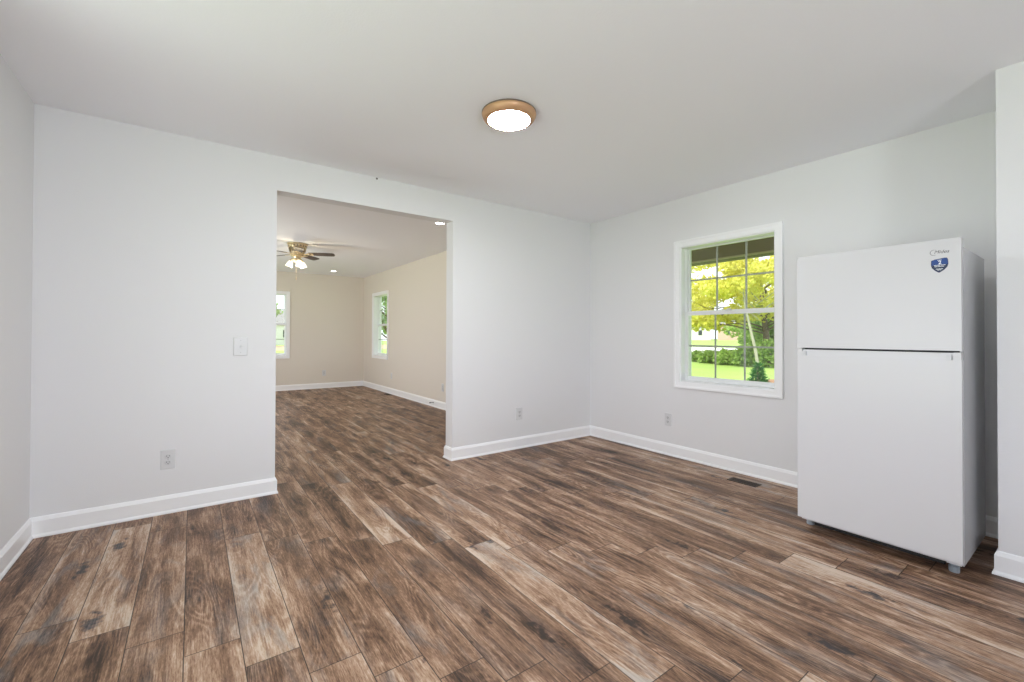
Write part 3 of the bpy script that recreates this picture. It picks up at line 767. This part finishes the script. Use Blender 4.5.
tree('birch_tree', 'slim pale-barked tree standing behind the small evergreen', 'tree', (19.6, 7.07, G), [(0, 0, 0), (-.08, .10, .9), (-.22, .26, 1.9), (-.40, .46, 3.2), (-.5, .6, 4.6)], [.085, .075, .065, .05, .02],
     rand_branches(6, 2.4, 3.8, 1.8, .035), rand_blobs(12, -.4, .5, 4.4, 1.7, 1.0, .4, .8), 2200, .11, 'leaf_yellow', 'birch', 8)
bush_spots = [(23.4, 12.5, .85, .75), (22.2, 11.0, .85, .8), (21.4, 9.6, .75, .95), (20.9, 8.35, .6, 1.2), (21.0, 7.2, .6, 1.6), (21.6, 5.95, .75, 1.7)]
bush_lab = ['low green bush at the left end of the shrub row', 'low rounded bush second from the left in the shrub row', 'green bush in the middle of the shrub row', 'green bush just left of the pale tree trunk',
            'taller green bush just behind the pale tree trunk', 'tall green bush at the right end of the shrub row']
for i, (x, y, w_, h_) in enumerate(bush_spots):
    tree('bush', bush_lab[i], 'bush', (x, y, G), [(0, 0, 0), (.02, 0, h_ * .5)], [.05, .03], [([(0, 0, .05), (.3 * w_ * c, .3 * w_ * s, h_ * .5), (.5 * w_ * c, .5 * w_ * s, h_ * .8)], .025) for c, s in ((1, 0), (-.5, .86), (-.5, -.86))],
         [(0, 0, h_ * .5, w_, w_, h_ * .5), (-.4 * w_, .3, h_ * .4, w_ * .6, w_ * .6, h_ * .4), (.4 * w_, -.3, h_ * .45, w_ * .6, w_ * .6, h_ * .42)], 800, .13, 'leaf_mid', 'bark', 20 + i, 'row of bushes beyond the lawn')
# small conical evergreen
ev = empty('evergreen_shrub', (12.3, 3.72, G), label='small dark conical evergreen on the lawn at the bottom of the window', cat='shrub')
bm = NB(); tube(bm, [(12.3, 3.72, G), (12.3, 3.72, G + .68)], [.03, .008], 8); obj('trunk', bm, 'bark', ev)
bm = NB(); rg2 = random.Random(4)
for i in range(420):
    h_ = rg2.random() ** 1.4; a = rg2.random() * 6.28; rad = .31 * (1 - h_) ** .8 * rg2.uniform(.55, 1) + .015
    p = Vector((12.3 + rad * math.cos(a), 3.72 + rad * math.sin(a), G + .03 + .70 * h_)); d = Vector((math.cos(a), math.sin(a), .5 + rg2.uniform(-.3, .5))).normalized(); s = .13 * rg2.uniform(.6, 1.2)
    b_ = d.cross(Vector((rg2.gauss(0, 1), rg2.gauss(0, 1), rg2.gauss(0, 1)))).normalized()
    bm.faces.new([bm.verts.new(p - d * s * .5 + b_ * s * .25), bm.verts.new(p - d * s * .5 - b_ * s * .25), bm.verts.new(p + d * s)])
obj('foliage', bm, 'needle', ev)
tree('shade_tree', 'mid green tree at the right behind the yellow-green trees', 'tree', (28.5, 10.4, G), [(0, 0, 0), (.05, 0, 1.2), (.1, 0, 3.4)], [.17, .14, .05], rand_branches(8, 1.0, 2.6, 2.0, .05),
     rand_blobs(24, 0, 0, 2.2, 2.3, 1.9, .6, 1.1), 2600, .19, 'leaf_mid', 'bark', 41)
# houses across the road
def house(base, rz, w, d, h, wall_m, label, nwin=3):
    t = empty('house', base, label=label, cat='house'); t.rotation_euler = (0, 0, rz)
    bm = NB(); box(bm, -w / 2, w / 2, -d / 2, d / 2, 0, h); obj('wall', bm, wall_m, t, keep_local=True)
    bm = NB()
    o_ = .4; A = [bm.verts.new(p) for p in ((-w / 2 - o_, -d / 2 - o_, h), (w / 2 + o_, -d / 2 - o_, h), (w / 2 + o_, d / 2 + o_, h), (-w / 2 - o_, d / 2 + o_, h), (-w / 2 - o_, 0, h + d * .3), (w / 2 + o_, 0, h + d * .3))]
    for q in ((0, 1, 5, 4), (2, 3, 4, 5), (0, 4, 3), (1, 2, 5), (3, 2, 1, 0)): bm.faces.new([A[i] for i in q])
    obj('roof', bm, 'shingle', t, keep_local=True)
    for i in range(nwin):
        x = -w / 2 + w * (i + .5) / nwin
        bm = NB(); box(bm, x - .55, x + .55, -d / 2 - .05, -d / 2 + .02, h * .35, h * .75); f2 = obj('window', bm, 'siding', t, keep_local=True)
        bm = NB(); box(bm, x - .45, x + .45, -d / 2 - .07, -d / 2 - .04, h * .37, h * .73); obj('pane', bm, 'house_glass', f2, keep_local=True)
    return t
house((104, 66.5, .15), -math.radians(60), 15, 10, 3.6, 'siding', 'white house across the road seen under the branches')
house((108, 53.0, .15), -math.radians(62), 9, 9, 4.0, 'brickhouse', 'pinkish brick house across the road right of the white one', 2)
house((4.5, 84, G), 0, 18, 9, 3.4, 'siding', 'white house with dark windows seen through the end wall window', 6)
# trees outside the far room
tree('shade_tree', 'pale green tree beyond the end wall window of the far room', 'tree', (2.5, 66, G), [(0, 0, 0), (0, 0, 3), (.2, 0, 7)], [.3, .25, .1], rand_branches(8, 3, 5, 3.5, .1), rand_blobs(16, 0, 0, 5.2, 4.0, 1.6, 1, 1.8), 2600, .3, 'leaf_pale', 'bark', 31)
tree('shade_tree', 'green tree outside the window of the long beige wall', 'tree', (4.6, 19.0, G), [(0, 0, 0), (0, 0, 1.5), (.1, 0, 4)], [.16, .13, .06], rand_branches(8, 1.3, 3, 2.4, .06), rand_blobs(18, 0, 0, 3.6, 2.2, 1.5, .6, 1.1), 3000, .16, 'leaf_pale', 'bark', 33)
